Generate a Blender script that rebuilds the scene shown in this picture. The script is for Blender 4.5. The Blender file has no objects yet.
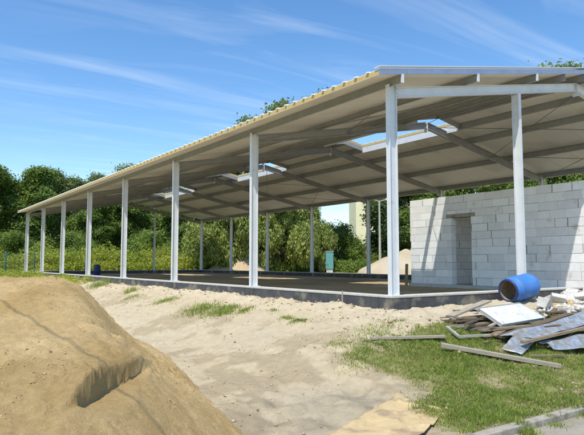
import bpy, math, random
import numpy as np
from mathutils import Vector, Matrix
random.seed(7); rng = np.random.default_rng(11)
S = bpy.context.scene
COL = S.collection
R = math.radians
SLOPE = .193; RT0 = 3.90; HALF = 6.67; SPAN = 13.35; LEN = 35.0

# ------------------------------------------------------------------ noise
_perm = np.random.default_rng(3).permutation(4096)
_val = np.random.default_rng(4).random(4096)
def vnoise(x, y):
    xi = np.floor(x).astype(np.int64); yi = np.floor(y).astype(np.int64)
    fx = x - xi; fy = y - yi
    fx = fx*fx*(3-2*fx); fy = fy*fy*(3-2*fy)
    def h(a, b): return _val[_perm[(_perm[a & 4095] + b) & 4095]]
    return (h(xi, yi)*(1-fx)+h(xi+1, yi)*fx)*(1-fy)+(h(xi, yi+1)*(1-fx)+h(xi+1, yi+1)*fx)*fy
def fbm(x, y, o=4, g=.5):
    s = 0; a = 1; t = 0
    for i in range(o):
        s = s + a*vnoise(x*2**i+17.3*i, y*2**i+5.1*i); t += a; a *= g
    return s/t-.5
def ss(a, b, x):
    t = np.clip((x-a)/(b-a), 0, 1); return t*t*(3-2*t)

# ------------------------------------------------------------------ materials
def nodes(m):
    m.use_nodes = True
    nt = m.node_tree; nt.nodes.clear()
    o = nt.nodes.new('ShaderNodeOutputMaterial'); b = nt.nodes.new('ShaderNodeBsdfPrincipled')
    nt.links.new(b.outputs[0], o.inputs[0]); return nt, b, o
def mat(name, c1, c2=None, rough=.7, scale=6., metal=0., bump=.0, bscale=40., stretch=(1,1,1), c3=None, c3thr=.6, c3scale=2., island=0., spec=.4, detail=8):
    m = bpy.data.materials.new(name); nt, b, o = nodes(m); N = nt.nodes; Lk = nt.links
    b.inputs['Roughness'].default_value = rough; b.inputs['Metallic'].default_value = metal
    b.inputs['Specular IOR Level'].default_value = spec
    tc = N.new('ShaderNodeTexCoord'); mp = N.new('ShaderNodeMapping'); mp.inputs['Scale'].default_value = stretch
    Lk.new(tc.outputs['Object'], mp.inputs[0])
    n = N.new('ShaderNodeTexNoise'); n.inputs['Scale'].default_value = scale; n.inputs['Detail'].default_value = detail; n.inputs['Roughness'].default_value = .65
    Lk.new(mp.outputs[0], n.inputs['Vector'])
    cr = N.new('ShaderNodeValToRGB'); cr.color_ramp.elements[0].position = .3; cr.color_ramp.elements[1].position = .7
    cr.color_ramp.elements[0].color = (*c1, 1); cr.color_ramp.elements[1].color = (*(c2 or c1), 1)
    Lk.new(n.outputs[0], cr.inputs[0]); out = cr.outputs[0]
    if c3:
        n3 = N.new('ShaderNodeTexNoise'); n3.inputs['Scale'].default_value = c3scale; n3.inputs['Detail'].default_value = 6
        Lk.new(mp.outputs[0], n3.inputs['Vector'])
        r3 = N.new('ShaderNodeValToRGB'); r3.color_ramp.elements[0].position = c3thr-.06; r3.color_ramp.elements[1].position = c3thr+.06
        Lk.new(n3.outputs[0], r3.inputs[0])
        mx = N.new('ShaderNodeMixRGB'); Lk.new(r3.outputs[0], mx.inputs[0]); Lk.new(out, mx.inputs[1]); mx.inputs[2].default_value = (*c3, 1); out = mx.outputs[0]
    if island:
        g = N.new('ShaderNodeNewGeometry'); hs = N.new('ShaderNodeHueSaturation')
        mr = N.new('ShaderNodeMapRange'); mr.inputs['To Min'].default_value = 1-island; mr.inputs['To Max'].default_value = 1+island
        Lk.new(g.outputs['Random Per Island'], mr.inputs[0]); Lk.new(mr.outputs[0], hs.inputs['Value']); Lk.new(out, hs.inputs['Color']); out = hs.outputs[0]
    Lk.new(out, b.inputs['Base Color'])
    if bump:
        nb = N.new('ShaderNodeTexNoise'); nb.inputs['Scale'].default_value = bscale; nb.inputs['Detail'].default_value = 8; nb.inputs['Roughness'].default_value = .7
        Lk.new(mp.outputs[0], nb.inputs['Vector'])
        bp = N.new('ShaderNodeBump'); bp.inputs['Strength'].default_value = bump; bp.inputs['Distance'].default_value = .02
        Lk.new(nb.outputs[0], bp.inputs['Height']); Lk.new(bp.outputs[0], b.inputs['Normal'])
    return m
def vcolmat(name, rough=.95, bump=.5, bscale=30., var=.25, vscale=9., fine=140.):
    m = bpy.data.materials.new(name); nt, b, o = nodes(m); N = nt.nodes; Lk = nt.links
    b.inputs['Roughness'].default_value = rough; b.inputs['Specular IOR Level'].default_value = .15
    a = N.new('ShaderNodeAttribute'); a.attribute_name = 'Col'
    tc = N.new('ShaderNodeTexCoord'); 
    n = N.new('ShaderNodeTexNoise'); n.inputs['Scale'].default_value = vscale; n.inputs['Detail'].default_value = 10; n.inputs['Roughness'].default_value = .75
    n2 = N.new('ShaderNodeTexNoise'); n2.inputs['Scale'].default_value = fine; n2.inputs['Detail'].default_value = 4
    Lk.new(tc.outputs['Object'], n.inputs['Vector']); Lk.new(tc.outputs['Object'], n2.inputs['Vector'])
    ad = N.new('ShaderNodeMath'); ad.operation = 'ADD'; Lk.new(n.outputs[0], ad.inputs[0]); Lk.new(n2.outputs[0], ad.inputs[1])
    mr = N.new('ShaderNodeMapRange'); mr.inputs['From Min'].default_value = .6; mr.inputs['From Max'].default_value = 1.4
    mr.inputs['To Min'].default_value = 1-var; mr.inputs['To Max'].default_value = 1+var
    Lk.new(ad.outputs[0], mr.inputs[0])
    hs = N.new('ShaderNodeHueSaturation'); Lk.new(a.outputs['Color'], hs.inputs['Color']); Lk.new(mr.outputs[0], hs.inputs['Value'])
    Lk.new(hs.outputs[0], b.inputs['Base Color'])
    nb = N.new('ShaderNodeTexNoise'); nb.inputs['Scale'].default_value = bscale; nb.inputs['Detail'].default_value = 10; nb.inputs['Roughness'].default_value = .75
    Lk.new(tc.outputs['Object'], nb.inputs['Vector'])
    bp = N.new('ShaderNodeBump'); bp.inputs['Strength'].default_value = bump; bp.inputs['Distance'].default_value = .03
    Lk.new(nb.outputs[0], bp.inputs['Height']); Lk.new(bp.outputs[0], b.inputs['Normal'])
    return m
def leafmat(name, c1, c2, scale=.5, trans=.35, island=.35):
    m = mat(name, c1, c2, rough=.55, scale=scale, island=island, detail=3, spec=.25)
    nt = m.node_tree; N = nt.nodes; Lk = nt.links
    b = [n for n in N if n.type == 'BSDF_PRINCIPLED'][0]; o = [n for n in N if n.type == 'OUTPUT_MATERIAL'][0]
    t = N.new('ShaderNodeBsdfTranslucent'); src = b.inputs['Base Color'].links[0].from_socket
    hs = N.new('ShaderNodeHueSaturation'); hs.inputs['Value'].default_value = 1.3; Lk.new(src, hs.inputs['Color']); Lk.new(hs.outputs[0], t.inputs[0])
    mx = N.new('ShaderNodeMixShader'); mx.inputs[0].default_value = trans
    Lk.new(b.outputs[0], mx.inputs[1]); Lk.new(t.outputs[0], mx.inputs[2]); Lk.new(mx.outputs[0], o.inputs[0])
    return m
M = dict(
    paint=mat('grey_white_paint', (.60,.62,.63), (.70,.72,.72), rough=.42, scale=3, c3=(.42,.40,.34), c3thr=.72, c3scale=5, bump=.05),
    shaded_paint=mat('steel_paint_darkened_for_shade', (.25,.25,.235), (.33,.33,.31), rough=.5, scale=4),  # darker copy of the pale steel paint, roof shade put into the colour
    purlin=mat('purlin_paint_darkened_for_shade', (.27,.275,.26), (.34,.345,.33), rough=.5, scale=4),  # purlin grey darkened too, to imitate the shade under the roof
    panel=mat('beige_panel_sheet', (.67,.64,.555), (.74,.71,.62), rough=.5, scale=.6, c3=(.59,.56,.48), c3thr=.62, c3scale=.8),
    sheet_top=mat('white_roof_sheet', (.68,.69,.68), (.76,.76,.74), rough=.35, scale=2),
    foam=mat('yellow_foam_core', (.50,.34,.12), (.62,.46,.20), rough=.9, scale=8, bump=.3),
    verge=mat('blue_grey_verge_sheet', (.20,.26,.38), (.27,.33,.46), rough=.4, scale=5),
    bitumen=mat('bitumen_coated_concrete', (.045,.047,.05), (.10,.10,.10), rough=.7, scale=5, c3=(.22,.20,.15), c3thr=.60, c3scale=2.6, bump=.5, bscale=25),
    concrete=mat('pale_concrete', (.45,.43,.38), (.58,.56,.50), rough=.9, scale=7, bump=.3),
    kerb=mat('weathered_kerb_concrete', (.30,.27,.215), (.43,.395,.325), rough=.95, scale=9, bump=.6, c3=(.20,.18,.13), c3thr=.58, c3scale=5),
    aac=mat('aerated_concrete_block', (.80,.795,.775), (.88,.875,.86), rough=.95, scale=5, bump=.6, bscale=40, island=.09, c3=(.66,.61,.53), c3thr=.68, c3scale=3.5, spec=.1),
    rubble=mat('dusty_broken_block', (.48,.45,.39), (.70,.68,.63), rough=.95, scale=7, bump=.6, bscale=30, island=.12),
    mortar=mat('grey_mortar', (.14,.13,.12), (.40,.38,.34), rough=1., scale=20),
    blue=mat('blue_barrel_plastic', (.035,.16,.50), (.07,.23,.60), rough=.5, scale=3, c3=(.12,.21,.38), c3thr=.60, c3scale=5.5, bump=.08, bscale=12),
    dirty=mat('dirty_barrel_inside', (.20,.14,.08), (.42,.34,.22), rough=.9, scale=9, stretch=(1,1,4)),
    darkblue=mat('dark_blue_plastic', (.02,.03,.12), (.03,.05,.18), rough=.5),
    wood=mat('weathered_wood', (.20,.145,.09), (.40,.31,.20), rough=.9, scale=6, stretch=(1,14,14), bump=.4, bscale=20, c3=(.10,.075,.05), c3thr=.6, c3scale=3),
    greywood=mat('grey_weathered_wood', (.26,.22,.16), (.46,.41,.32), rough=.9, scale=6, stretch=(1,14,14), bump=.4, bscale=20),
    darkwood=mat('dark_wet_wood', (.07,.05,.035), (.19,.14,.09), rough=.9, scale=6, stretch=(1,12,12), bump=.4, bscale=20),
    whiteboard=mat('dirty_white_board', (.52,.54,.55), (.74,.75,.75), rough=.45, scale=7, c3=(.40,.37,.31), c3thr=.64, c3scale=9),
    foil=mat('grey_blue_metal_sheet', (.15,.18,.22), (.44,.48,.53), rough=.45, scale=9, metal=.2, c3=(.27,.235,.18), c3thr=.57, c3scale=7, bump=.5, bscale=8),
    darksteel=mat('dark_steel', (.10,.10,.10), (.2,.19,.18), rough=.5, scale=6),
    cloth=mat('tan_fibre_sheet', (.52,.385,.19), (.62,.475,.26), rough=.95, scale=9, bump=.9, bscale=22, c3=(.36,.27,.16), c3thr=.60, c3scale=3),
    green=mat('green_fence_wire', (.02,.10,.06), (.03,.13,.08), rough=.5),
    bluegreen=mat('blue_green_post_paint', (.05,.16,.17), (.07,.2,.2), rough=.5),
    teal=mat('teal_cabinet_paint', (.10,.30,.30), (.14,.36,.35), rough=.5),
    yellowwall=mat('yellow_render', (.80,.74,.44), (.84,.78,.50), rough=.9, scale=.6),
    glass=mat('dark_window_glass', (.05,.07,.09), (.08,.1,.12), rough=.1, scale=1),
    lampgrey=mat('lamp_post_grey', (.36,.34,.28), (.44,.42,.36), rough=.6),
    lampwhite=mat('lamp_head_white', (.8,.8,.78), (.8,.8,.78), rough=.4),
    bark=mat('rough_brown_bark', (.07,.055,.035), (.16,.13,.09), rough=.95, scale=5, stretch=(1,1,.2), bump=.6, bscale=14),
    birchbark=mat('pale_birch_bark', (.35,.33,.28), (.5,.48,.42), rough=.9, scale=4, c3=(.06,.05,.04), c3thr=.6),
    oakleaf=leafmat('dark_oak_leaves', (.085,.15,.026), (.21,.285,.055)),
    birchleaf=leafmat('grey_green_birch_leaves', (.13,.185,.06), (.25,.31,.105)),
    willowleaf=leafmat('yellow_green_willow_leaves', (.21,.27,.055), (.38,.43,.13)),
    bushleaf=leafmat('fresh_bush_leaves', (.13,.20,.035), (.23,.31,.06)),
    darkleaf=leafmat('deep_green_ivy_leaves', (.045,.085,.022), (.09,.14,.038)),
    grass=leafmat('meadow_grass_blades', (.18,.26,.035), (.34,.38,.10), scale=2.2, trans=.4, island=.45),
    straw=leafmat('dry_grass_stalks', (.36,.30,.14), (.50,.42,.22), scale=2., trans=.3, island=.3),
    weed=leafmat('yellow_green_weeds', (.26,.33,.04), (.42,.44,.08), scale=.4, trans=.4, island=.35),
    sand=vcolmat('sand_and_soil', var=.30, bump=.9, vscale=7),
    heap=vcolmat('heap_sand', var=.32, bump=1.0, bscale=38, vscale=16),
    heapclod=mat('sand_lump', (.36,.26,.13), (.46,.34,.18), rough=.95, island=.2, bump=.4),
    clod=mat('dry_sand_clods', (.34,.26,.15), (.48,.38,.24), rough=.95, island=.25, bump=.4),
)

# ------------------------------------------------------------------ mesh helpers
class MB:
    def __init__(s): s.v = []; s.f = []
    def hexa(s, P):                       # 8 points: bottom 0-3 ccw, top 4-7
        n = len(s.v); s.v += [tuple(p) for p in P]
        for q in ((0,3,2,1),(4,5,6,7),(0,1,5,4),(1,2,6,5),(2,3,7,6),(3,0,4,7)): s.f.append(tuple(n+i for i in q))
    def box(s, x0, x1, y0, y1, z0, z1):
        s.hexa([(x0,y0,z0),(x1,y0,z0),(x1,y1,z0),(x0,y1,z0),(x0,y0,z1),(x1,y0,z1),(x1,y1,z1),(x0,y1,z1)])
    def bar(s, a, b, side, w, h, off=0.):  # box from a to b; side = width direction, off = shift along the third axis
        a = Vector(a); b = Vector(b); d = (b-a).normalized(); sd = Vector(side); sd = (sd-d*sd.dot(d)).normalized(); u = sd.cross(d).normalized()
        if u.z < 0: u = -u
        P = []
        for k in (-.5, .5):
            for (e, m) in ((a,-.5),(a,.5),(b,.5),(b,-.5)): P.append(e+sd*(w*m)+u*(h*k+off))
        s.hexa(P)
    def tube(s, a, b, r0, r1=None, n=10, cap=True):
        r1 = r0 if r1 is None else r1; a = Vector(a); b = Vector(b); d = (b-a).normalized()
        x = d.orthogonal().normalized(); y = d.cross(x); k = len(s.v)
        for (e, r) in ((a,r0),(b,r1)):
            for i in range(n): t = 2*math.pi*i/n; s.v.append(tuple(e+x*(r*math.cos(t))+y*(r*math.sin(t))))
        for i in range(n): j = (i+1) % n; s.f.append((k+i,k+j,k+n+j,k+n+i))
        if cap: s.f.append(tuple(k+i for i in range(n))[::-1]); s.f.append(tuple(k+n+i for i in range(n)))
    def path(s, pts, r, n=8):
        for i in range(len(pts)-1):
            ra = r[i] if isinstance(r, (list, tuple)) else r; rb = r[i+1] if isinstance(r, (list, tuple)) else r
            s.tube(pts[i], pts[i+1], ra, rb, n)
    def build(s, name, m, parent=None, smooth=False, bevel=0):
        me = bpy.data.meshes.new(name); me.from_pydata(s.v, [], s.f); me.update()
        if m: me.materials.append(M[m] if isinstance(m, str) else m)
        if smooth: me.polygons.foreach_set('use_smooth', [True]*len(me.polygons))
        o = bpy.data.objects.new(name, me); COL.objects.link(o)
        if parent: o.parent = parent; o.matrix_parent_inverse = Matrix.Translation(-parent.location) if parent.rotation_euler.z == 0 else Matrix.Identity(4)
        if bevel:
            b = o.modifiers.new('b', 'BEVEL'); b.width = bevel; b.segments = 2; b.limit_method = 'ANGLE'
        return o
def npmesh(name, V, F, m, parent=None, smooth=False, col=None):
    V = np.asarray(V, dtype=np.float32); F = np.asarray(F, dtype=np.int32); k = F.shape[1]
    me = bpy.data.meshes.new(name); me.vertices.add(len(V)); me.vertices.foreach_set('co', V.ravel())
    me.loops.add(F.size); me.loops.foreach_set('vertex_index', F.ravel())
    me.polygons.add(len(F)); me.polygons.foreach_set('loop_start', np.arange(0, F.size, k, dtype=np.int32))
    me.update(calc_edges=True)
    if smooth: me.polygons.foreach_set('use_smooth', np.ones(len(F), dtype=bool))
    if col is not None:
        a = me.color_attributes.new('Col', 'FLOAT_COLOR', 'POINT')
        c = np.ones((len(V), 4), dtype=np.float32); c[:, :3] = col; a.data.foreach_set('color', c.ravel())
    me.materials.append(M[m]); o = bpy.data.objects.new(name, me); COL.objects.link(o)
    if parent: o.parent = parent
    return o
def tag(o, label=None, cat=None, group=None, kind=None):
    if label: o['label'] = label
    if cat: o['category'] = cat
    if group: o['group'] = group
    if kind: o['kind'] = kind
    return o
def empty(name, loc=(0,0,0), rz=0, **k):
    o = bpy.data.objects.new(name, None); COL.objects.link(o); o.location = loc; o.rotation_euler = (0,0,rz); o.empty_display_size = .3
    return tag(o, **k)
def grid(xs, ys, zf):
    X, Y = np.meshgrid(xs, ys, indexing='ij'); Z = zf(X, Y)
    V = np.stack([X, Y, Z], -1).reshape(-1, 3); nx, ny = len(xs), len(ys)
    I = (np.arange(nx-1)[:, None]*ny+np.arange(ny-1)[None]).ravel()
    return V, np.stack([I, I+ny, I+ny+1, I+1], -1)
def geo(a, b, n): return np.geomspace(a, b, n)

# ------------------------------------------------------------------ terrain
def base_z(X, Y):
    dx = np.maximum(np.maximum(-X, X-SPAN), 0); dy = np.maximum(np.maximum(-Y, Y-LEN), 0); d = np.hypot(dx, dy)
    low = -1.0+.65*np.maximum(ss(12, 30, Y), ss(13, 17, X)*ss(-4, 2, Y))
    return -.27+(low+.27)*ss(.3, 4.0, d), d
def grassmask(X, Y):
    xl = -1.75-(-1.0-Y)*.42
    n = fbm(X*1.1, Y*1.1, 4)
    m = ss(-.2, .4, X-xl+n*1.3)*ss(.0, .5, -1.15-Y+n*.9)*(Y > -4.6)
    return m
def terrain_z(X, Y):
    z, d = base_z(X, Y)
    slope = ss(.2, 1.2, d)*(1-ss(3.5, 6, d))*(X < 0)
    lip = np.exp(-((d-.55)/.32)**2)
    near = (d < 9)
    z = z + near*(slope*(.18*fbm(X*.8, Y*.5, 5)+.09*fbm(X*3, Y*1.5, 4)+.07*np.maximum(0, fbm(X*5+3, Y*2.2+X, 4)-.02)) + .06*fbm(X*7, Y*7, 4) + .03*np.abs(fbm(X*4.3+2, Y*1.7+X*1.5, 4)) + .034*fbm(X*17, Y*17, 3))
    z = z + lip*(.02+.24*np.maximum(fbm(X*2.6+9, Y*2.6, 4)+.12, 0)+.10*np.maximum(fbm(X*9, Y*9, 3), 0))
    # tyre ruts along the foot of the bank
    rut = np.exp(-((Y+2.55-.25*(X+4.0))/.10)**2)+np.exp(-((Y+2.15-.25*(X+4.0))/.08)**2)
    z = z-.045*rut*ss(-5.2, -4.4, X)*(1-ss(-2.9, -2.4, X))
    inside = (X > .12)*(X < SPAN-.12)*(Y > .12)*(Y < LEN-.12)
    z = np.where(inside > 0, -.6, z)
    road = ss(-4.0, -4.04, Y)
    return z*(1-road)+(-1.12)*road
def terrain_col(X, Y):
    z, d = base_z(X, Y)
    n = fbm(X*.9, Y*.9, 5); n2 = fbm(X*3+4, Y*3, 5); n3 = fbm(X*.35+50, Y*.35, 3)
    grey = np.array([.53,.45,.31]); tan = np.array([.56,.46,.30]); pale = np.array([.61,.53,.39]); soil = np.array([.22,.165,.09]); turf = np.array([.20,.225,.065]); far = np.array([.16,.17,.06])
    c = grey[None, None]*np.ones(X.shape+(1,))
    def mix(c, k, w): return c*(1-w[..., None])+k*w[..., None]
    c = mix(c, tan, np.clip(.5+2*n+.4*(1-ss(.6, 2.2, d)), 0, 1)*.8)
    c = mix(c, pale, (1-ss(.5, 1.4, d))*np.clip(.6+2*n2, 0, 1)*.8)
    c = mix(c, soil, np.clip((n2+n-.10)*4, 0, .35)*ss(.8, 2, d))
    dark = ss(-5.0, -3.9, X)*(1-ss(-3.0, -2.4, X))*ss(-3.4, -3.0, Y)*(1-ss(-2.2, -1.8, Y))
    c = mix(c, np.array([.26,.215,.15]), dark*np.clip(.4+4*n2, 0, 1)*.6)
    g = grassmask(X, Y)
    c = mix(c, soil*1.25, g*.55); c = mix(c, turf, g*np.clip(.75+3*n2+1.5*n, 0, 1)*.8)
    gf = np.maximum(ss(10, 16, np.hypot(X-4, Y-4))*ss(-9, -14, X), np.maximum(ss(36.5, 39, Y)*(X < 14), ss(54, 60, .573*(X+7.54)+.82*(Y+7.6)+n*9)*(X > 14)))
    gf = np.maximum(gf, ss(28, 34, X-SPAN+n*6)*.9)
    gf = np.maximum(gf, ss(10, 14, -X)*.8)
    c = mix(c, far, gf*np.clip(.9+1.5*n, 0, 1))
    strip = ss(SPAN, SPAN+.4, X)*(1-gf); c = mix(c, np.array([.52,.44,.29]), strip*.8); c = mix(c, far, strip*np.clip(n*5-.2, 0, .8)*ss(SPAN+3, SPAN+6, X))
    return c.reshape(-1, 3)
xs = np.concatenate([-9-geo(.06, 500, 60)[::-1], np.arange(-9, -5, .07), np.arange(-5, 1.2, .045), np.arange(1.2, 6, .07), 6+np.arange(0, 8, .25), 14+geo(.2, 600, 50)])
ys = np.concatenate([-5-geo(.1, 400, 30)[::-1], np.arange(-5, 1.5, .045), np.arange(1.5, 9, .08), np.arange(9, 20, .14), 20+np.arange(0, 20, .4), 40+geo(.3, 700, 50)])
V, F = grid(xs, ys, terrain_z); X, Y = np.meshgrid(xs, ys, indexing='ij')
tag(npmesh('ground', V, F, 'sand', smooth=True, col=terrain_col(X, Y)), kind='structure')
# road beyond the kerb, dusty pale concrete
xr = np.concatenate([-40-geo(.3, 300, 12)[::-1], np.arange(-40, -6, 1.), np.arange(-6, 8, .1), np.arange(8, 40, 1.), 40+geo(.3, 300, 12)]); yr = np.concatenate([np.arange(-16, -6, .5), np.arange(-6, -4.14, .06), [-4.14]])
V, F = grid(xr, yr, lambda X, Y: -1.06+.012*fbm(X*2, Y*2, 4))
X, Y = np.meshgrid(xr, yr, indexing='ij'); n = fbm(X*1.3, Y*1.3, 5)
c = np.array([.47,.43,.34])+np.clip(n[..., None], -.3, .3)*np.array([.25,.24,.2])
edge = (ss(-4.7, -4.2, Y)*np.clip(.5+3*n, 0, 1))[..., None]; c = c*(1-edge*.6)+np.array([.26,.21,.13])*edge*.6
tag(npmesh('road', V, F, 'sand', smooth=True, col=c.reshape(-1, 3)), kind='structure')
# kerb stones
kg = empty('kerb', (0,-4.08,-1.0), label='row of weathered pale kerb stones between the grass and the dusty road', cat='kerb')
for i in range(-6, 12):
    b = MB(); x0 = i*1.0; dz = random.uniform(-.012, .012); dy = random.uniform(-.01, .01)
    b.box(x0+.006, x0+.994, -4.14+dy, -4.02+dy, -1.25, -.978+dz)
    b.build('kerb_stone', 'kerb', kg, bevel=.012)

# floor of the hall
xs_ = np.arange(.18, SPAN-.1, .12); ys_ = np.arange(.18, LEN-.1, .16)
V, F = grid(xs_, ys_, lambda X, Y: -.235+.05*fbm(X*.9, Y*.9, 4)+.03*fbm(X*4, Y*4, 3))
X, Y = np.meshgrid(xs_, ys_, indexing='ij'); n = fbm(X*.7, Y*.7, 5)
c = np.array([.42,.32,.19])+n[..., None]*np.array([.3,.24,.15])
tag(npmesh('floor', V, F, 'sand', smooth=True, col=c.reshape(-1, 3)), kind='structure')

# ------------------------------------------------------------------ the hall
hall = empty('open_steel_hall', (0,0,0), label='long open steel hall frame with pale columns and a low pitched roof of beige panels', cat='hall')
def ibeam(b, a, e, fn, h=.2, w=.1, tf=.012, tw=.010):
    """I profile from a to e, fn = flange normal"""
    a = Vector(a); e = Vector(e); d = (e-a).normalized(); f = Vector(fn); f = (f-d*f.dot(d)).normalized(); s = d.cross(f).normalized()
    def slab(off, th, wd):
        P = []
        for (p) in (a, e):
            for (i, j) in ((-.5,-.5),(.5,-.5),(.5,.5),(-.5,.5)): P.append(p+f*(off+i*th)+s*(j*wd))
        b.hexa(P)
    slab(h/2-tf/2, tf, w); slab(-h/2+tf/2, tf, w); slab(0, h-2*tf-.0005, tw)
def rt(x): return RT0+SLOPE*(x if x <= HALF else 2*HALF-x)
# plinth
def mottled_plinth(x0, x1, y0, y1):
    b = MB(); b.box(x0, x1, y0, y1, -.9, -.03); o = b.build('foundation_wall', 'bitumen', hall)
    b = MB(); b.box(x0-.008, x1+.008, y0-.008, y1+.008, -.03, 0.0); b.build('foundation_cap', 'concrete', hall)
mottled_plinth(-.1, .22, .25, LEN-.25)
mottled_plinth(SPAN-.22, SPAN+.1, .25, LEN-.25)
mottled_plinth(-.1, SPAN+.1, -.1, .24)
mottled_plinth(-.1, SPAN+.1, LEN-.24, LEN+.1)
b = MB(); b.box(.4, 3.4, -.26, -.105, -.9, -.24); b.build('footing_ledge', 'kerb', hall)

for n in range(8):
    y = n*5.0
    for side in (0, 1):
        x = .1 if side == 0 else SPAN-.1
        b = MB(); ibeam(b, (x, y+.05, .014), (x, y+.05, 3.96), (1,0,0)); c = b.build('column', 'paint', hall)
        b = MB(); b.box(x-.15, x+.15, y-.05, y+.15, .0005, .014); b.build('base_plate', 'paint', c)
        if side == 0:
            for zz in (3.66, 3.74, 3.82, 3.90):
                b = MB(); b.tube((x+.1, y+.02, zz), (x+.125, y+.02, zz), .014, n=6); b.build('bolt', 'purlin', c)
    for side in (0, 1):
        xa = .202 if side == 0 else SPAN-.202; xb = HALF+(-.008 if side == 0 else .008)
        b = MB(); za = rt(xa)-.11; zb = rt(HALF)-.11
        ibeam(b, (xa, y+.05, za), (xb, y+.05, zb), (0,0,1), h=.22 if n else .2, w=.11)
        b.build('rafter', 'paint' if n == 0 else 'shaded_paint', hall)
    b = MB(); b.box(HALF-.0075, HALF+.0075, y-.02, y+.12, rt(HALF)-.34, rt(HALF)-.005); b.build('ridge_plate', 'paint', hall)
for y in (0.0, LEN):
    for x in (4.1, SPAN-4.1):
        b = MB(); yy = y+.05 
        ibeam(b, (x, yy, .001), (x, yy, rt(x)-.225), (0,1,0), h=.18, w=.10); b.build('gable_column', 'paint', hall)
# purlins: Z profiles along the building
EDGE = .98                                     # half width of the ridge openings
openings = [(5*k-.5, 5*k+4.25) for k in (1, 3, 5)]
solids = []; y = -.3
for a, e in openings: solids.append((y, a)); y = e
solids.append((y, 35.3))
def zprof(b, x, y0, y1, h=.168):
    z = rt(x); sg = 1 if x < HALF else -1; sl = SLOPE*sg
    b.bar((x, y0, z+h/2+.002), (x, y1, z+h/2+.002), (1,0,0), .006, h-.012)
    for (o, k) in ((.03*sg, h/2-.003), (-.03*sg, -h/2+.003)):
        xx = x+o; b.bar((xx, y0, z+h/2+.002+k+sl*o), (xx, y1, z+h/2+.002+k+sl*o), (1,0,sl), .062, .006)
px = [.06, 2.28, 4.43, HALF-EDGE-.04]
for x in px + [2*HALF-q for q in px]:
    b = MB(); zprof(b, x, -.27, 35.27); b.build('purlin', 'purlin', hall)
for (a, e) in solids:
    for x in (HALF-.1, HALF+.1):
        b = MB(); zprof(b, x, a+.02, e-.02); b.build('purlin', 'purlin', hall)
b = None
for x in [.06, 2.28, 4.43, HALF-.1, HALF+.1, 2*HALF-4.43, 2*HALF-2.28, 2*HALF-.06]:
    b = MB(); z = rt(x); b.box(x-.028, x+.028, -.30, -.272, z+.003, z+.168); b.build('purlin_cleat', 'paint', hall)
# roof panels
PT = .100
def slope_pt(u, side):                       # u = distance in X from eave wall line; returns x, panel underside z
    x = u if side == 0 else 2*HALF-u
    return x, RT0+SLOPE*u+.172
def ribbed(name, u0, u1, y0, y1, side, parent=hall):
    # underside flat with small seams, top with ribs; separate lower sheet, foam and upper sheet
    xa, za = slope_pt(u0, side); xb, zb = slope_pt(u1, side)
    b = MB()
    def slab(d0, d1, ya, yb):
        b.hexa([(xa,ya,za+d0),(xb,ya,zb+d0),(xb,yb,zb+d0),(xa,yb,za+d0),(xa,ya,za+d1),(xb,ya,zb+d1),(xb,yb,zb+d1),(xa,yb,za+d1)])
    y = y0; k = math.floor(y0)
    cuts = [y0]+[c for c in range(math.ceil(y0+.05), math.floor(y1-.05)+1)]+[y1]
    for i in range(len(cuts)-1): slab(0, .004, cuts[i]+.006, cuts[i+1]-.006)
    under = b.build('panel_underside', 'panel', parent)
    b = MB(); slab(.0045, PT-.012, y0+.002, y1-.002); b.build('foam_core', 'foam', parent)
    b = MB(); slab(PT-.0115, PT, y0, y1)
    yy = math.ceil(y0/.333)*.333
    while yy < y1-.12:
        s = MB(); e = .03 if u0 < 0 else 0
        n = len(b.v)
        P = [(yy,0),(yy+.02,.022),(yy+.06,.022),(yy+.08,0)]
        for (x, z) in ((xa-(e if side == 0 else -e), za-SLOPE*e), (xb, zb)):
            for (q, h) in P: b.v.append((x, q, z+PT+h+.0005))
        b.f += [(n,n+4,n+5,n+1),(n+1,n+5,n+6,n+2),(n+2,n+6,n+7,n+3),(n,n+1,n+2,n+3),(n+7,n+6,n+5,n+4),(n,n+3,n+7,n+4)]
        yy += .333
    top = b.build('roof_sheet', 'sheet_top', parent)
for side in (0, 1):
    ribbed('slope', -.5, HALF-EDGE, -.28, 35.28, side)
    for (a, e) in solids:
        ribbed('slope', HALF-EDGE+.001, HALF-.02, max(a, -.28), min(e, 35.28), side)
for (a, e) in solids:                       # ridge cap
    b = MB(); a = max(a, -.31); e = min(e, 35.31)
    for sg in (-1, 1):
        z = rt(HALF)+.172+PT+.044
        b.hexa([(HALF,a,z-.006),(HALF+sg*.3,a,z-.3*SLOPE-.006),(HALF+sg*.3,e,z-.3*SLOPE-.006),(HALF,e,z-.006),(HALF,a,z),(HALF+sg*.3,a,z-.3*SLOPE),(HALF+sg*.3,e,z-.3*SLOPE),(HALF,e,z)])
    b.build('ridge_cap', 'sheet_top', hall)
for (a, e) in openings:                     # trimmers closing the ends of each ridge opening
    for y in (a, e):
        for sg in (-1, 1):
            b = MB(); x0 = HALF+sg*.02; x1 = HALF+sg*(EDGE+.0)
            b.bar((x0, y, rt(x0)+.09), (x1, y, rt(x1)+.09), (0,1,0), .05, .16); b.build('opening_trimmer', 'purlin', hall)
    xo = 2*HALF-(HALF-EDGE)                  # pale flashing standing round the far edge
    for sg in (-1, 1):
        b = MB(); x = HALF+sg*(EDGE-.012); z = RT0+SLOPE*(HALF-EDGE)
        b.bar((x, a+.03, z+.05), (x, e-.03, z+.05), (1,0,0), .006, .22); b.build('opening_flashing', 'paint', hall)
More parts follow.
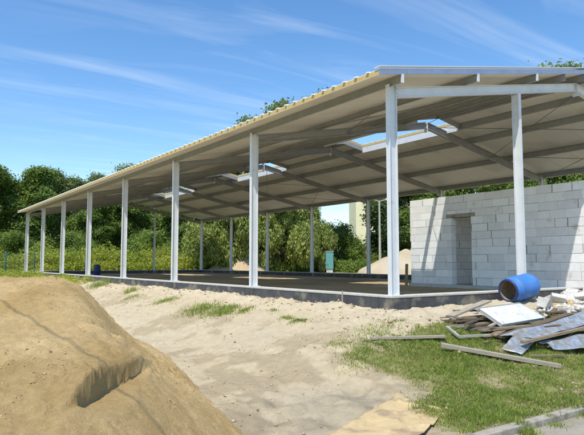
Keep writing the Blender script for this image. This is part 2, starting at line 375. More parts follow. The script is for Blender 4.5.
# verge: pale cap above a ribbed blue-grey strip
for y, sg in ((-.28, -1), (35.28, 1)):
    for side in (0, 1):
        xa, za = slope_pt(-.53, side); xb, zb = slope_pt(HALF, side); yf = y+sg*.012
        b = MB(); k = 0; n = 150
        for i in range(n):                  # shallow vertical ribs
            u0 = -.53+(HALF+.53)*i/n; u1 = -.53+(HALF+.53)*(i+1)/n; x0, z0 = slope_pt(u0, side); x1, z1 = slope_pt(u1-.0006, side)
            d = .006 if i % 2 else .0; ya, yb = sorted((y+sg*.002, yf+sg*d))
            b.hexa([(x0,ya,z0-.01),(x1,ya,z1-.01),(x1,yb,z1-.01),(x0,yb,z0-.01),(x0,ya,z0+.095),(x1,ya,z1+.095),(x1,yb,z1+.095),(x0,yb,z0+.095)])
        b.build('verge_strip', 'verge', hall)
        b = MB(); ya, yb = sorted((y-sg*.12, yf+sg*.014)); h0, h1 = .1015, .15
        b.hexa([(xa,ya,za+h0+.036),(xb,ya,zb+h0+.036),(xb,yb,zb+h0+.036),(xa,yb,za+h0+.036),(xa,ya,za+h1),(xb,ya,zb+h1),(xb,yb,zb+h1),(xa,yb,za+h1)])
        b.build('verge_cap', 'sheet_top', hall)
# thin rod bracing under the roof
for (ya, yb) in ((.05, 5.05), (15.05, 20.05), (30.05, 35.05)):
    for side in (0, 1):
        for (u0, u1) in ((.25, 3.3), (3.3, 6.5)):
            x0 = u0 if side == 0 else 2*HALF-u0; x1 = u1 if side == 0 else 2*HALF-u1
            for p, q in (((x0, ya, rt(x0)-.12), (x1, yb, rt(x1)-.12)), ((x0, yb, rt(x0)-.15), (x1, ya, rt(x1)-.15))):
                b = MB(); b.tube(p, q, .009, n=6); b.build('brace_rod', 'darksteel', hall)

# ------------------------------------------------------------------ block wall
wall = empty('block_partition', (7.8,0,-.25), label='unfinished white aerated block wall with a doorway, standing inside the right end of the hall', cat='wall')
BH = .247; BL = .59
def blockwall(name, axis, pos, th, a0, a1, z0, rows, holes=(), ragged=True):
    """axis 'y': wall runs along Y with its front face at x = pos; axis 'x': runs along X with its front face at y = pos"""
    b = MB(); core = MB()
    def put(m, s0, s1, z0_, z1_, j0, j1):
        if axis == 'y': m.box(pos+j0, pos+th-j1, s0, s1, z0_, z1_)
        else: m.box(s0, s1, pos+j0, pos+th-j1, z0_, z1_)
    for r in range(rows):
        zz = z0+r*BH; s = a0-((r*.37) % 1)*BL
        segs = []
        while s < a1:
            e = s+BL*(random.choice((1,1,1,1,.62,.8)) if ragged else 1); p, q = max(s, a0), min(e, a1)
            if q-p > .06: segs.append((p, q))
            s = e
        for p, q in segs:
            parts = [(p, q)]
            for (h0, h1, hz0, hz1) in holes:
                if zz+BH*.5 > hz0 and zz+BH*.5 < hz1:
                    nw = []
                    for (u, v) in parts:
                        if v <= h0 or u >= h1: nw.append((u, v)); continue
                        if u < h0-.03: nw.append((u, h0))
                        if v > h1+.03: nw.append((h1, v))
                    parts = nw
            for (u, v) in parts:
                g = .004 if random.random() > .36 else random.uniform(.010, .032)
                j = random.uniform(0, .010); q1 = random.choice((.003,.003,.006,.010))
                put(b, u+.002, v-g, zz+.002, zz+BH-q1, j, 0)
    # core behind the joints
    zs = [z0, z0+rows*BH-.01]
    if holes:
        h0, h1, hz0, hz1 = holes[0]
        put(core, a0+.01, h0-.01, zs[0], zs[1], .016, .016)
        put(core, h1+.01, a1-.01, zs[0], zs[1], .016, .016)
        put(core, h0-.009, h1+.009, hz1+.004, zs[1], .016, .016)
    else: put(core, a0+.01, a1-.01, zs[0], zs[1], .016, .016)
    w = b.build(name, 'aac', wall); core.build('mortar_core', 'mortar', w)
    return w
DY0, DY1 = 4.25, 5.05
blockwall('front_wall', 'y', 7.8, .24, -.05, 6.9, -.13, 12, holes=[(DY0, DY1, -.2, 2.08)])
blockwall('side_wall', 'x', 5.45, .24, 8.05, 11.0, -.13, 11, ragged=False)
blockwall('rear_wall', 'y', 11.0, .24, -.05, 5.69, -.13, 11, ragged=False)
b = MB(); b.box(7.785, 8.045, DY0-.16, DY1+.2, 2.095, 2.215); b.build('lintel', 'kerb', wall, bevel=.005)
b = MB(); b.box(7.74, 8.08, -.1, 6.95, -.42, -.134); b.build('footing', 'concrete', wall)
b = MB(); b.box(8.05, 10.99, -.04, 5.44, 2.60, 2.66); b.build('ceiling_slab', 'kerb', wall)
b = MB(); b.bar((7.66, 6.99, -.24), (7.70, 6.99, .55), (0,1,0), .12, .03)
tag(b.build('end_board', 'wood', None), 'narrow upright brown board leaning at the left end of the white block wall', 'board')
# dark scraps and a stake
b = MB(); b.tube((-.30,1.06,-.4), (-.27,1.08,.06), .017, .013, 8)
tag(b.build('stake', 'greywood', None), 'thin pale stake stuck in the dirt in front of the long foundation', 'stake')

# ------------------------------------------------------------------ sand heap (foreground left)
F2 = np.array([.5731,.8195]); R2 = np.array([.8195,-.5731]); C2 = np.array([-7.541,-7.598])
def z0line(d):
    return -.16+.0*d
def heap_z(r, d):
    rb = np.where(d > 5.45, -.42-.36*(d-5.45), -.42-.07*(d-5.45))
    lat = -1.07+.84*(rb-r)
    lat = lat-.16*np.exp(-((rb-r-.9)/.5)**2)*ss(4.8, 6.2, d)
    front = .40-.20*(7.0-d)-.03*np.maximum(0, 3.6-d)
    crest = .43+.02*np.sin(d*.8)
    back = .44-.62*(d-7.6)
    k = 12.
    st = np.stack([lat, front, crest, back]); z = -np.log(np.exp(-k*st).sum(0))/k+.03
    z = z+.10*fbm(r*1.1, d*1.1, 4)+.07*fbm(r*4, d*4, 4)+.030*np.abs(fbm(r*11, d*11, 4))*2
    lum = np.clip(fbm(r*1.3+7, d*1.3, 3)*4+.15, 0, 1); z = z+lum*.12*np.maximum(0, fbm(r*15, d*15, 3))+.026*fbm(r*26, d*26, 2)+.07*np.maximum(0, fbm(r*6.5+11, d*6.5, 4)-.05)
    # spade cut: a short vertical face with a level shelf at its foot
    cl = -1.36+.03*(d-3.6)+.03*fbm(d*3, d*0, 3)
    e = ss(3.35, 3.8, d)*(1-ss(5.35, 5.5, d))
    zc = -.25+.02*fbm(d*2, d*0, 3)+.03*(d-4.5)
    zc = np.minimum(zc, z0line(d))
    h = .035+.055*ss(3.6, 5.0, d)
    lip = z+.05*e*np.exp(-np.maximum(0, cl-r)**2/.03)
    shelf = np.minimum(z, zc-h-.12*(r-cl)+.01*fbm(r*9, d*9, 2))
    t = ss(cl-.006, cl+.016, r)*e
    z = lip*(1-t)+shelf*t
    ero = np.exp(-((r+1.75-.15*(d-5))/.22)**2)*ss(4.4, 5.2, d)*(1-ss(7, 7.6, d)); z = z-.14*np.maximum(0, fbm(r*5+3, d*5, 3)+.1)*ero*2
    return z
rs = np.concatenate([np.arange(-7.5, -3.4, .06), np.arange(-3.4, -1.55, .026), np.arange(-1.55, -1.15, .012), np.arange(-1.15, .2, .026)]); ds = np.concatenate([np.arange(2.2, 8.5, .026), np.arange(8.5, 11, .08)])
Rg, Dg = np.meshgrid(rs, ds, indexing='ij'); Z = heap_z(Rg, Dg)
Xw = C2[0]+F2[0]*Dg+R2[0]*Rg; Yw = C2[1]+F2[1]*Dg+R2[1]*Rg
nx, ny = Rg.shape; I = (np.arange(nx-1)[:, None]*ny+np.arange(ny-1)[None]).ravel(); Fh = np.stack([I, I+1, I+ny+1, I+ny], -1)[:, ::-1]
n = fbm(Rg*1.5, Dg*1.5, 5); c = np.array([.575,.405,.185])+n[..., None]*np.array([.34,.29,.19])
sand_heap = npmesh('sand_pile', np.stack([Xw, Yw, np.maximum(Z, -1.3)], -1).reshape(-1, 3), Fh, 'heap', smooth=True, col=c.reshape(-1, 3))
tag(sand_heap, 'big heap of yellow brown sand with a dug step, in the left foreground', 'sand pile')
def small_heap(name, x, y, r, h, z0, label, colr, seed=0, ax=1.0, n=60, cat='sand pile', rough=.12, rot=0):
    u = np.linspace(-1.25, 1.25, n); U, W = np.meshgrid(u, u, indexing='ij'); q = np.hypot(U, W)
    qn = q*(1+.35*fbm(U*1.6+seed, W*1.6, 3)); Zz = h*np.maximum(0, 1-qn)**.85 + h*rough*fbm(U*5+seed, W*5, 4)-(.08+h*.3)*ss(.95, 1.25, q)
    ca, sa = math.cos(rot), math.sin(rot)
    Vv = np.stack([x+r*(U*ca-W*sa*ax), y+r*(U*sa+W*ca*ax), z0+Zz], -1).reshape(-1, 3)
    I = (np.arange(n-1)[:, None]*n+np.arange(n-1)[None]).ravel(); Ff = np.stack([I, I+n, I+n+1, I+1], -1)
    cc = np.array(colr)+fbm(U*4, W*4, 4)[..., None]*.12
    return tag(npmesh(name, Vv, Ff, 'heap', smooth=True, col=np.clip(cc, .02, 1).reshape(-1, 3)), label, cat)
small_heap('sand_pile', 17.0, 35.8, 2.9, 1.75, -.35, 'small sand mound behind the far side of the hall, beside the leaning willow trunk', (.50,.38,.22), 3)
small_heap('sand_pile', 25.0, 23.6, 3.7, 2.05, -.35, 'pale sand mound behind the hall, between the lamp post and the white block wall', (.48,.40,.27), 5)
small_heap('sand_pile', 4.1, -.95, 1.25, .40, -.42, 'low mound of tan sand under the lying blue barrel', (.50,.36,.19), 9, ax=.7)
small_heap('rubble_mound', 4.9, -1.35, 1.2, .42, -.52, 'low pile of pale crumbled block dust at the right edge under the broken blocks', (.60,.57,.50), 12, cat='rubble pile', rough=.5)

# clods: loose lumps scattered over bank and heap
def clods(name, pts, sizes, m, label):
    base = np.array([(1,0,0),(-1,0,0),(0,1,0),(0,-1,0),(0,0,1),(0,0,-1)], float); fc = np.array([(0,2,4),(2,1,4),(1,3,4),(3,0,4),(2,0,5),(1,2,5),(3,1,5),(0,3,5)])
    k = len(pts); Vv = base[None]*(1+1.0*(rng.random((k,6,1))-.5))*np.asarray(sizes)[:, None, None]*np.array([1,1,.7]); a = rng.random(k)*6.28
    ca, sa = np.cos(a)[:, None], np.sin(a)[:, None]; x = Vv[...,0]*ca-Vv[...,1]*sa; y = Vv[...,0]*sa+Vv[...,1]*ca
    Vv = np.stack([x, y, Vv[...,2]], -1)+np.asarray(pts)[:, None]
    Ff = (fc[None]+6*np.arange(k)[:, None, None]).reshape(-1, 3)
    return tag(npmesh(name, Vv.reshape(-1, 3), Ff, m), label, name, kind='stuff')
k = 9000; x = rng.uniform(-5.2, 0, k); y = rng.uniform(-4.0, 14, k)**1.0; d = -x
keep = (rng.random(k) < .04+.6*np.exp(-((d-.6)/.5)**2)+.5*(fbm(x*1.2, y*1.2, 3) > .08)); x, y = x[keep], y[keep]
s = .005+.018*rng.random(len(x))**4+.012*(rng.random(len(x)) > .97)
s = s*np.where(-x < 1.1, 1.6, 1)
P1 = np.stack([x, y, terrain_z(x, y)+s*.3], -1)
clods('clods', P1, s, 'clod', 'loose dry lumps scattered over the bank')
k = 9000; r = rng.uniform(-5, -.5, k); d = rng.uniform(2.6, 8, k); keep = (rng.random(k) < .12+.8*(fbm(r*1.4+3, d*1.4, 4) > .07))*((d > 5.9) | (np.abs(r+1.3) > .28)); r, d = r[keep], d[keep]
s = .003+.013*rng.random(len(r))**6
P2 = np.stack([C2[0]+F2[0]*d+R2[0]*r, C2[1]+F2[1]*d+R2[1]*r, heap_z(r, d)+s*.1], -1)
o = clods('sand_lumps', P2, s, 'heapclod', 'small lumps of damp sand on the heap')

# ------------------------------------------------------------------ barrel
def lathe(prof, n=40):
    b = MB()
    for (t, r) in prof:
        for i in range(n): a = 2*math.pi*i/n; b.v.append((t, r*math.cos(a), r*math.sin(a)))
    for j in range(len(prof)-1):
        for i in range(n): k = (i+1) % n; b.f.append((j*n+i, (j+1)*n+i, (j+1)*n+k, j*n+k))
    return b
bar = empty('blue_barrel', (2.98,-.47,.045), label='faded blue plastic barrel lying on its side by the foundation, dirty open end showing', cat='barrel')
bar.rotation_euler = (0, R(-8), R(-4)); bar.location = (2.74, -.52, .035); bar.scale = (.90,.90,.90)
prof = [(0,.215),(.0,.245),(.05,.262),(.10,.268),(.17,.276),(.185,.292),(.215,.292),(.23,.28),(.45,.29),(.66,.28),(.675,.292),(.705,.292),(.72,.276),(.80,.262),(.85,.235),(.875,.20),(.878,.0)]
o = lathe(prof).build('shell', 'blue', None, smooth=True); o.parent = bar
o = lathe([(0,.215),(-.012,.235),(-.012,.25),(.01,.262),(.03,.266)]).build('rim', 'darkblue', None, smooth=True); o.parent = bar
o = lathe([(.004,.214),(.06,.23),(.3,.25),(.55,.245),(.555,0.0)]).build('inside', 'dirty', None, smooth=True); o.parent = bar
dr = empty('small_blue_drum', (3.4,29.9,-.23), label='small dark blue drum standing on the hall floor near the rear columns', cat='drum')
b = lathe([(0,0),(0,.19),(.03,.2),(.28,.205),(.31,.215),(.34,.205),(.62,.2),(.66,.17),(.66,0)], 24)
b.v = [(y_, z_, x_) for (x_, y_, z_) in b.v]; o = b.build('shell', 'darkblue', None, smooth=True); o.parent = dr
b = lathe([(.661,0),(.661,.08),(.69,.08),(.69,0)], 16); b.v = [(y_, z_, x_) for (x_, y_, z_) in b.v]; o = b.build('cap', 'darksteel', None, smooth=True); o.parent = dr

# ------------------------------------------------------------------ boards, sheets, blocks
def board(name, a, e, w, t, m, label, cat='plank', group=None, side=None, bend=0):
    a = Vector(a); e = Vector(e); d = (e-a); L = d.length; ang = math.atan2(d.y, d.x); pit = -math.asin(d.z/L)
    n = 10; b = MB(); 
    for i in range(n):
        x0 = L*i/n; x1 = L*(i+1)/n
        def zc(x): return bend*4*(x/L)*(1-x/L)
        def wj(x): return w*(1+.03*math.sin(x*9+L*7))
        if i == 0:
            for s in (-1, 1):
                for k in (-1, 1): b.v.append((x0, s*wj(x0)/2, zc(x0)+k*t/2))
        for s in (-1, 1):
            for k in (-1, 1): b.v.append((x1+(random.uniform(-.02,.02) if i == n-1 else 0), s*wj(x1)/2, zc(x1)+k*t/2))
    for i in range(n):
        p = i*4; q = p+4
        b.f += [(p,q,q+2,p+2),(p+1,p+3,q+3,q+1),(p,p+1,q+1,q),(p+2,q+2,q+3,p+3)]
    b.f += [(0,2,3,1),(n*4,n*4+1,n*4+3,n*4+2)]
    o = b.build(name, m); o.location = a; o.rotation_euler = (random.uniform(-.12,.12), pit, ang)
    return tag(o, label, cat, group)
G = 'loose boards in the scrap pile'
board('plank', (.02,-1.30,-.27), (1.05,-1.28,-.06), .16, .03, 'greywood', 'pale topped board at the top left of the scrap pile, tip raised', group=G)
board('plank', (.30,-1.18,-.20), (1.15,-1.40,-.22), .14, .03, 'wood', 'short brown board just behind the raised tip board', group=G)
board('plank', (-.12,-1.36,-.33), (1.1,-1.62,-.32), .18, .035, 'darkwood', 'dark board under the raised tip board in the scrap pile', group=G)
board('plank', (-.22,-1.45,-.40), (1.2,-1.72,-.36), .15, .03, 'wood', 'brown board in the middle layer at the left of the scrap pile', group=G)
board('plank', (-.05,-1.62,-.46), (1.0,-1.80,-.43), .15, .03, 'darkwood', 'dark board lying inside the grey metal frame', group=G)
board('plank', (.10,-1.84,-.45), (1.65,-2.08,-.42), .14, .03, 'wood', 'brown board running in front of the white panel', group=G)
board('plank', (.20,-2.12,-.53), (2.35,-2.02,-.30), .12, .04, 'darkwood', 'long dark beam rising to the right behind the blue grey sheet', group=G)
board('plank', (.00,-1.93,-.52), (1.25,-2.16,-.50), .12, .025, 'greywood', 'grey brown board low in front of the pile, left of the blue grey sheet', group=G)
board('plank', (.20,-2.50,-.57), (2.6,-2.53,-.42), .09, .035, 'wood', 'long thin brown board lying over the blue grey sheets', group=G)
board('plank', (.55,-1.35,-.34), (1.9,-1.25,-.27), .16, .03, 'darkwood', 'dark board sticking out behind the white panel', group=G)
board('plank', (-.93,-1.92,-.58), (.27,-3.02,-.845), .12, .05, 'greywood', 'long grey weathered plank lying alone on the grass in front of the scrap pile')
board('plank', (.16,-2.63,-.74), (.74,-2.82,-.77), .06, .02, 'wood', 'short thin stick of wood in the grass beneath the blue grey sheets')
board('plank', (-1.55,-1.10,-.53), (-.62,-1.73,-.50), .10, .035, 'greywood', 'short grey plank on the edge of the grass, left of the scrap pile')
SC = ['darkwood','wood','greywood','darkwood']; wd = ['left','middle','right']
for i in range(90):
    x = random.uniform(-.15, 3.2); y = -1.70-.30*(x-1)*.35+random.uniform(-.48,.42); L = random.uniform(.2,.85); a = random.uniform(-.5,.4)
    if .2 < x < 2.1 and y > -1.93: y = -1.93-random.uniform(0,.25)
    z = float(terrain_z(np.array([x]), np.array([y]))[0])+(random.uniform(.0,.05) if (.3 < x < 2.1 and y > -2.0) else random.uniform(.02,.17))
    board('offcut', (x,y,z), (x+L*math.cos(a), y+L*math.sin(a), z+random.uniform(-.03,.06)), random.uniform(.03,.11), .022, SC[i % 4], 'short broken offcut of weathered board among the planks of the scrap pile', cat='offcut', group='offcuts in the scrap pile')
# grey metal frame lying left
fr = empty('rusty_frame', (-.45,-1.86,-.5), label='thin grey metal frame lying flat at the left foot of the scrap pile', cat='frame')
pts = [(-.32,-1.52,-.40), (-.48,-1.88,-.50), (.50,-2.0,-.52), (.66,-1.62,-.42)]
for i in range(4):
    b = MB(); b.bar(pts[i], pts[(i+1) % 4], (0,0,1), .035, .035); b.build('frame_bar', 'lampgrey', fr)
# white panel with frame
def quad_slab(name, P, t, m, parent=None, n=1, warp=0.):
    P = [Vector(p) for p in P]; nn = 14 if warp else 1; b = MB()
    nrm = (P[1]-P[0]).cross(P[3]-P[0]).normalized()
    if nrm.z < 0: nrm = -nrm
    for lay in (0, 1):
        for i in range(nn+1):
            for j in range(nn+1):
                u, v = i/nn, j/nn; p = P[0]*(1-u)*(1-v)+P[1]*u*(1-v)+P[2]*u*v+P[3]*(1-u)*v
                w = warp*(float(fbm(np.array([u*2.3+P[0].x*3]), np.array([v*3.1+P[0].y]), 3)[0])*2) if warp else 0
                b.v.append(tuple(p+nrm*(w+lay*t)))
    k = (nn+1)**2
    for i in range(nn):
        for j in range(nn):
            a = i*(nn+1)+j; q = (a, a+nn+1, a+nn+2, a+1); b.f.append(q[::-1]); b.f.append(tuple(k+c for c in q))
    ring = [(i*(nn+1)) for i in range(nn+1)]+[nn*(nn+1)+j for j in range(1, nn+1)]+[i*(nn+1)+nn for i in range(nn-1, -1, -1)]+[j for j in range(nn-1, 0, -1)]
    for i in range(len(ring)): a, c = ring[i], ring[(i+1) % len(ring)]; b.f.append((a, c, k+c, k+a))
    o = b.build(name, m, None, smooth=bool(warp))
    if parent: o.parent = parent; o.matrix_parent_inverse = Matrix.Translation(-parent.location)
    return o
wp = empty('framed_panel', (.61,-1.86,-.44), label='white dirty panel in a grey frame leaning on the scrap pile', cat='panel')
Q = [(.40,-1.55,-.15), (.62,-1.84,-.41), (1.92,-1.80,-.37), (1.62,-1.50,-.12)]
quad_slab('panel', Q, .03, 'whiteboard', wp)
for i in range(4):
    b = MB(); b.bar(Q[i], Q[(i+1) % 4], (0,0,1), .045, .04, off=.018); b.build('frame_bar', 'lampgrey', wp)
tag(quad_slab('metal_sheet', [(.14,-2.16,-.50), (.60,-2.42,-.58), (2.62,-2.42,-.42), (2.95,-2.10,-.26)], .006, 'foil', warp=.09), 'long crumpled blue grey sheet rising to the right across the scrap pile', 'sheet')
tag(quad_slab('metal_sheet', [(-.09,-2.33,-.66), (.05,-2.58,-.73), (.64,-2.44,-.57), (.36,-2.25,-.50)], .006, 'foil', warp=.03), 'short bent sheet end touching the grass at the left of the crumpled sheets', 'sheet')
tag(quad_slab('metal_sheet', [(.62,-2.46,-.62), (.80,-2.66,-.71), (1.75,-2.95,-.76), (2.3,-2.60,-.52)], .006, 'foil', warp=.08), 'lowest crumpled blue grey sheet in front of the pile by the right edge', 'sheet')
# broken blocks
def broken_block(x, y, z, sx, sy, sz, rx, ry, rz, label):
    b = MB(); b.box(-sx/2, sx/2, -sy/2, sy/2, -sz/2, sz/2)
    b.v = [tuple(c*(1+random.uniform(-.22,.1)) for c in v) for v in b.v]
    o = b.build('broken_block', 'rubble', None, bevel=.012); o.location = (x, y, z); o.rotation_euler = (rx, ry, rz)
    return tag(o, label, 'block', 'broken white blocks beside the barrel')
for a in [(3.05,-1.12,-.20,.34,.24,.20,.3,.25,.3,'squarish broken block farthest left, standing out on the tan sand'),
          (3.55,-1.12,-.16,.30,.12,.28,.7,.2,-.9,'thin slab of white block tilted steeply, second from the left'),
          (3.90,-1.15,-.12,.34,.14,.26,-.6,.3,-.7,'thick tilted block in the middle of the broken white blocks'),
          (4.15,-1.30,-.12,.40,.14,.28,.8,-.1,-.8,'long slab leaning right in the heap of broken blocks'),
          (4.55,-1.20,-.05,.36,.22,.22,.2,.4,.5,'large broken block highest in the heap near the picture edge'),
          (3.20,-1.42,-.33,.26,.18,.14,.1,.2,1.1,'small broken piece in front of the squarish block'),
          (3.60,-1.48,-.33,.30,.20,.15,.2,-.2,.2,'flat broken piece lying behind the blue grey sheet'),
          (4.0,-1.58,-.32,.34,.2,.16,-.2,.2,.9,'half block low at the right, in front of the leaning slab'),
          (4.75,-.82,-.08,.4,.22,.2,.1,.1,-.4,'broken block at the back of the heap against the foundation'),
          (5.1,-1.1,.02,.4,.24,.22,.3,.2,.6,'rightmost broken block by the picture edge'),
          (4.3,-.95,-.10,.45,.24,.2,.2,-.3,.3,'big block piece just behind the leaning slab'),
          (4.45,-1.5,-.22,.38,.2,.2,-.4,.2,-.5,'block piece at the front right of the broken blocks'),
          (3.75,-.86,-.16,.3,.2,.16,.3,.3,1.2,'small block piece at the back, nearest the barrel')]: broken_block(*a)
# rubble chips: crumbled pieces round the big broken blocks
k = 800; x = rng.normal(3.9, .85, k); y = -1.22-.12*(x-4)+rng.normal(0, .22, k); 
keep = y < -.3; x, y = x[keep], y[keep]; sz = .015+.07*rng.random(len(x))**2.2
clods('block_rubble', np.stack([x, y, -.40+.22*np.exp(-((x-4.6)**2+(y+1.1)**2)/.9)+.10*rng.random(len(x))], -1), sz, 'rubble', 'small pale chips of crumbled block beside the barrel')
# tan sheet on the ground
n = 90; u = np.linspace(0, 1, n); U, W = np.meshgrid(u, u, indexing='ij')
Pc = [np.array(p) for p in ((-2.50,-2.62),(-2.68,-3.50),(-3.75,-3.92),(-4.15,-3.35))]
Xc = Pc[0][0]*(1-U)*(1-W)+Pc[1][0]*U*(1-W)+Pc[2][0]*U*W+Pc[3][0]*(1-U)*W+.05*fbm(U*6, W*6, 3); Yc = Pc[0][1]*(1-U)*(1-W)+Pc[1][1]*U*(1-W)+Pc[2][1]*U*W+Pc[3][1]*(1-U)*W+.05*fbm(U*6+9, W*6, 3)
Zc = terrain_z(Xc, Yc)*.3-.985*.7+.006+.03*np.abs(fbm(Xc*2.2+5, Yc*2.2, 3))+.02*np.maximum(0, 1-np.abs(fbm(Xc*1.7, Yc*2.6+3, 2))*14)+.02*ss(.0,.3,fbm(U*3, W*2, 2))
Vt = np.stack([Xc, Yc, Zc], -1).reshape(-1, 3); I = (np.arange(n-1)[:, None]*n+np.arange(n-1)[None]).ravel()
o = npmesh('tan_sheet', Vt, np.stack([I, I+1, I+n+1, I+n], -1)[:, ::-1], 'cloth', smooth=True); o.modifiers.new('s', 'SOLIDIFY').thickness = .006
tag(o, 'flat crumpled tan sheet lying on the ground at the bottom edge, beside the grass', 'sheet')

# ------------------------------------------------------------------ grass
def blades(x, y, z, h, w, m, name, label, lean=.5):
    k = len(x); a = rng.random(k)*2*np.pi; l = rng.random(k)*lean; la = rng.random(k)*2*np.pi
    dx, dy = np.cos(a)*w/2, np.sin(a)*w/2; lx, ly = np.cos(la)*l*h, np.sin(la)*l*h
    V = np.empty((k, 5, 3)); V[:,0] = np.stack([x-dx, y-dy, z], -1); V[:,1] = np.stack([x+dx, y+dy, z], -1)
    V[:,2] = np.stack([x+dx*.8+lx*.35, y+dy*.8+ly*.35, z+h*.55], -1); V[:,3] = np.stack([x-dx*.8+lx*.35, y-dy*.8+ly*.35, z+h*.55], -1)
    V[:,4] = np.stack([x+lx, y+ly, z+h*(1-.3*l)], -1)
    me_f = np.concatenate([np.stack([5*np.arange(k)+i for i in (0,1,2)], -1), np.stack([5*np.arange(k)+i for i in (0,2,3)], -1), np.stack([5*np.arange(k)+i for i in (3,2,4)], -1)])
    return tag(npmesh(name, V.reshape(-1, 3), me_f, m), label, 'grass', kind='stuff')
k = 520000; x = -4+13*rng.random(k)**1.35; y = rng.uniform(-4.02, -.8, k)
g = grassmask(x, y)*np.clip(.78+2.4*fbm(x*1.6+3, y*1.6, 4)+1.6*fbm(x*7, y*7, 2), .04, 1)
keep = rng.random(k) < g; x, y = x[keep], y[keep]
h = .018+.045*rng.random(len(x))**1.5*np.clip(.8+2.5*fbm(x*1.6+3, y*1.6, 4), .3, 1.8)+.03*(rng.random(len(x)) > .97)
blades(x, y, terrain_z(x, y)-.004, h, .0065, 'grass', 'grass', 'short patchy green grass between the kerb and the scrap pile', lean=1.0)
k = 60000; x = -4+13*rng.random(k)**1.35; y = rng.uniform(-4.02, -.8, k)
g = grassmask(x, y)*np.clip(.35+2.0*fbm(x*2.6+13, y*2.6, 4), .0, 1); keep = rng.random(k) < g; x, y = x[keep], y[keep]
blades(x, y, terrain_z(x, y)-.004, .03+.07*rng.random(len(x))**2, .006, 'straw', 'dry_grass', 'dry straw coloured stalks mixed into the green grass', lean=1.3)
# tufts of taller grass on the bank, at the kerb and at the pile's back
T = [(-1.60,4.6,.50,.09,1500),(-1.5,3.7,.42,.10,1500),(-1.3,3.1,.22,.07,450),(-1.5,6.9,.40,.08,700),(-1.50,1.2,.16,.06,300),(-1.55,.75,.2,.06,420),(-1.65,9.0,.4,.08,400),(-1.2,10.5,.3,.2,260),
     (-1.9,-.85,.3,.05,500),(-2.3,-1.6,.3,.05,500),(-1.3,-.9,.35,.05,700),(-1.0,14.5,.5,.35,400),(-1.15,2.2,.12,.05,150),
     (-2.35,-4.2,.12,.10,260),(-1.85,-4.2,.12,.06,120),(-1.2,-4.2,.24,.09,420),(-.3,-4.16,.12,.07,120),(-.9,-.9,.3,.06,300)]
tx = np.concatenate([rng.normal(a, s*.45, n_) for a, b_, s, h_, n_ in T]); ty = np.concatenate([rng.normal(b_, s*.5, n_) for a, b_, s, h_, n_ in T]); th = np.concatenate([h_*(.4+.8*rng.random(n_)) for a, b_, s, h_, n_ in T])
tz_ = np.where(ty < -4.14, -1.06, terrain_z(tx, np.maximum(ty, -4.0)))
keep = tx < -.12; tx, ty, th, tz_ = tx[keep], ty[keep], th[keep], tz_[keep]
blades(tx, ty, tz_-.01, th, .008, 'grass', 'grass_tufts', 'scattered tufts of green grass on the bare bank and along the kerb', lean=.8)

# leafy stuff: cards
def leaf_cards(P, size, elong=1.0, droop=False, flat=.0, out=None):
    k = len(P); n = rng.normal(size=(k, 3)); n[:, 2] += flat
    if out is not None: n = n*.62+out*1.0+np.array([0,0,.25])
    n /= np.linalg.norm(n, axis=1)[:, None]
    t = rng.normal(size=(k, 3)); 
    if droop: t = t*.35+np.array([0,0,-1.])
    t -= n*(t*n).sum(1)[:, None]; t /= np.linalg.norm(t, axis=1)[:, None]; b = np.cross(n, t)
    s = size*(.6+.8*rng.random(k))[:, None]
    V = np.stack([P-t*s*elong*.5, P+b*s*.42-t*s*elong*.05, P+t*s*elong*.55, P-b*s*.42+t*s*.05*elong], 1)
    F = (np.arange(4)[None]+4*np.arange(k)[:, None]); return V.reshape(-1, 3), F
# weeds behind the hall
def weeds(name, spots, m, label, size=.10):
    P = []
    for (x0, x1, y0, y1, hgt, k) in spots:
        nst = k//28
        sx = rng.uniform(x0, x1, nst); sy = rng.uniform(y0, y1, nst); hh = hgt*(.55+.6*rng.random(nst))*(1+1.0*fbm(sx*.35, sy*.35, 3))
        for i in range(nst):
            t = rng.random(28)**.8; sp = .22*(1-t*.7)
            P.append(np.stack([sx[i]+rng.normal(size=28)*sp, sy[i]+rng.normal(size=28)*sp, -.35+hh[i]*t], -1))
    V, F = leaf_cards(np.concatenate(P), size, 1.9, flat=-.0)
    return tag(npmesh(name, V, F, m), label, 'weeds', kind='stuff')
weeds('tall_weeds', [(-7, 16, 39, 43, 1.5, 90000), (-6, 16, 43, 49, 2.0, 60000), (-5, 14, 37.5, 39, .9, 20000), ], 'weed', 'tall yellow green weeds growing behind the rear end of the hall')
weeds('low_weeds', [(-6,-1.0, 24, 33, .5, 30000), (-1.7, -.5, 17, 24, .35, 5000), (-6, -3, 18, 26, .3, 8000)], 'weed', 'low yellow green weeds around the foot of the mesh fence', size=.045)
weeds('meadow_weeds', [(25, 42, 42, 50, 1.4, 70000), (33, 44, 35, 42, 1.4, 45000), (38, 52, 24, 35, 1.3, 40000), (15, 25, 41, 47, 1.2, 20000), (20.5, 28, 35.2, 38.5, .95, 26000), (26.5, 31, 31.5, 35.5, .9, 16000), (28.5, 34, 27.5, 31.5, .8, 14000), (15, 19, 38, 41, 1.0, 8000), (30, 33, 39, 42, 1.1, 6000)], 'bushleaf', 'rough green weeds on the ground beyond the far columns')

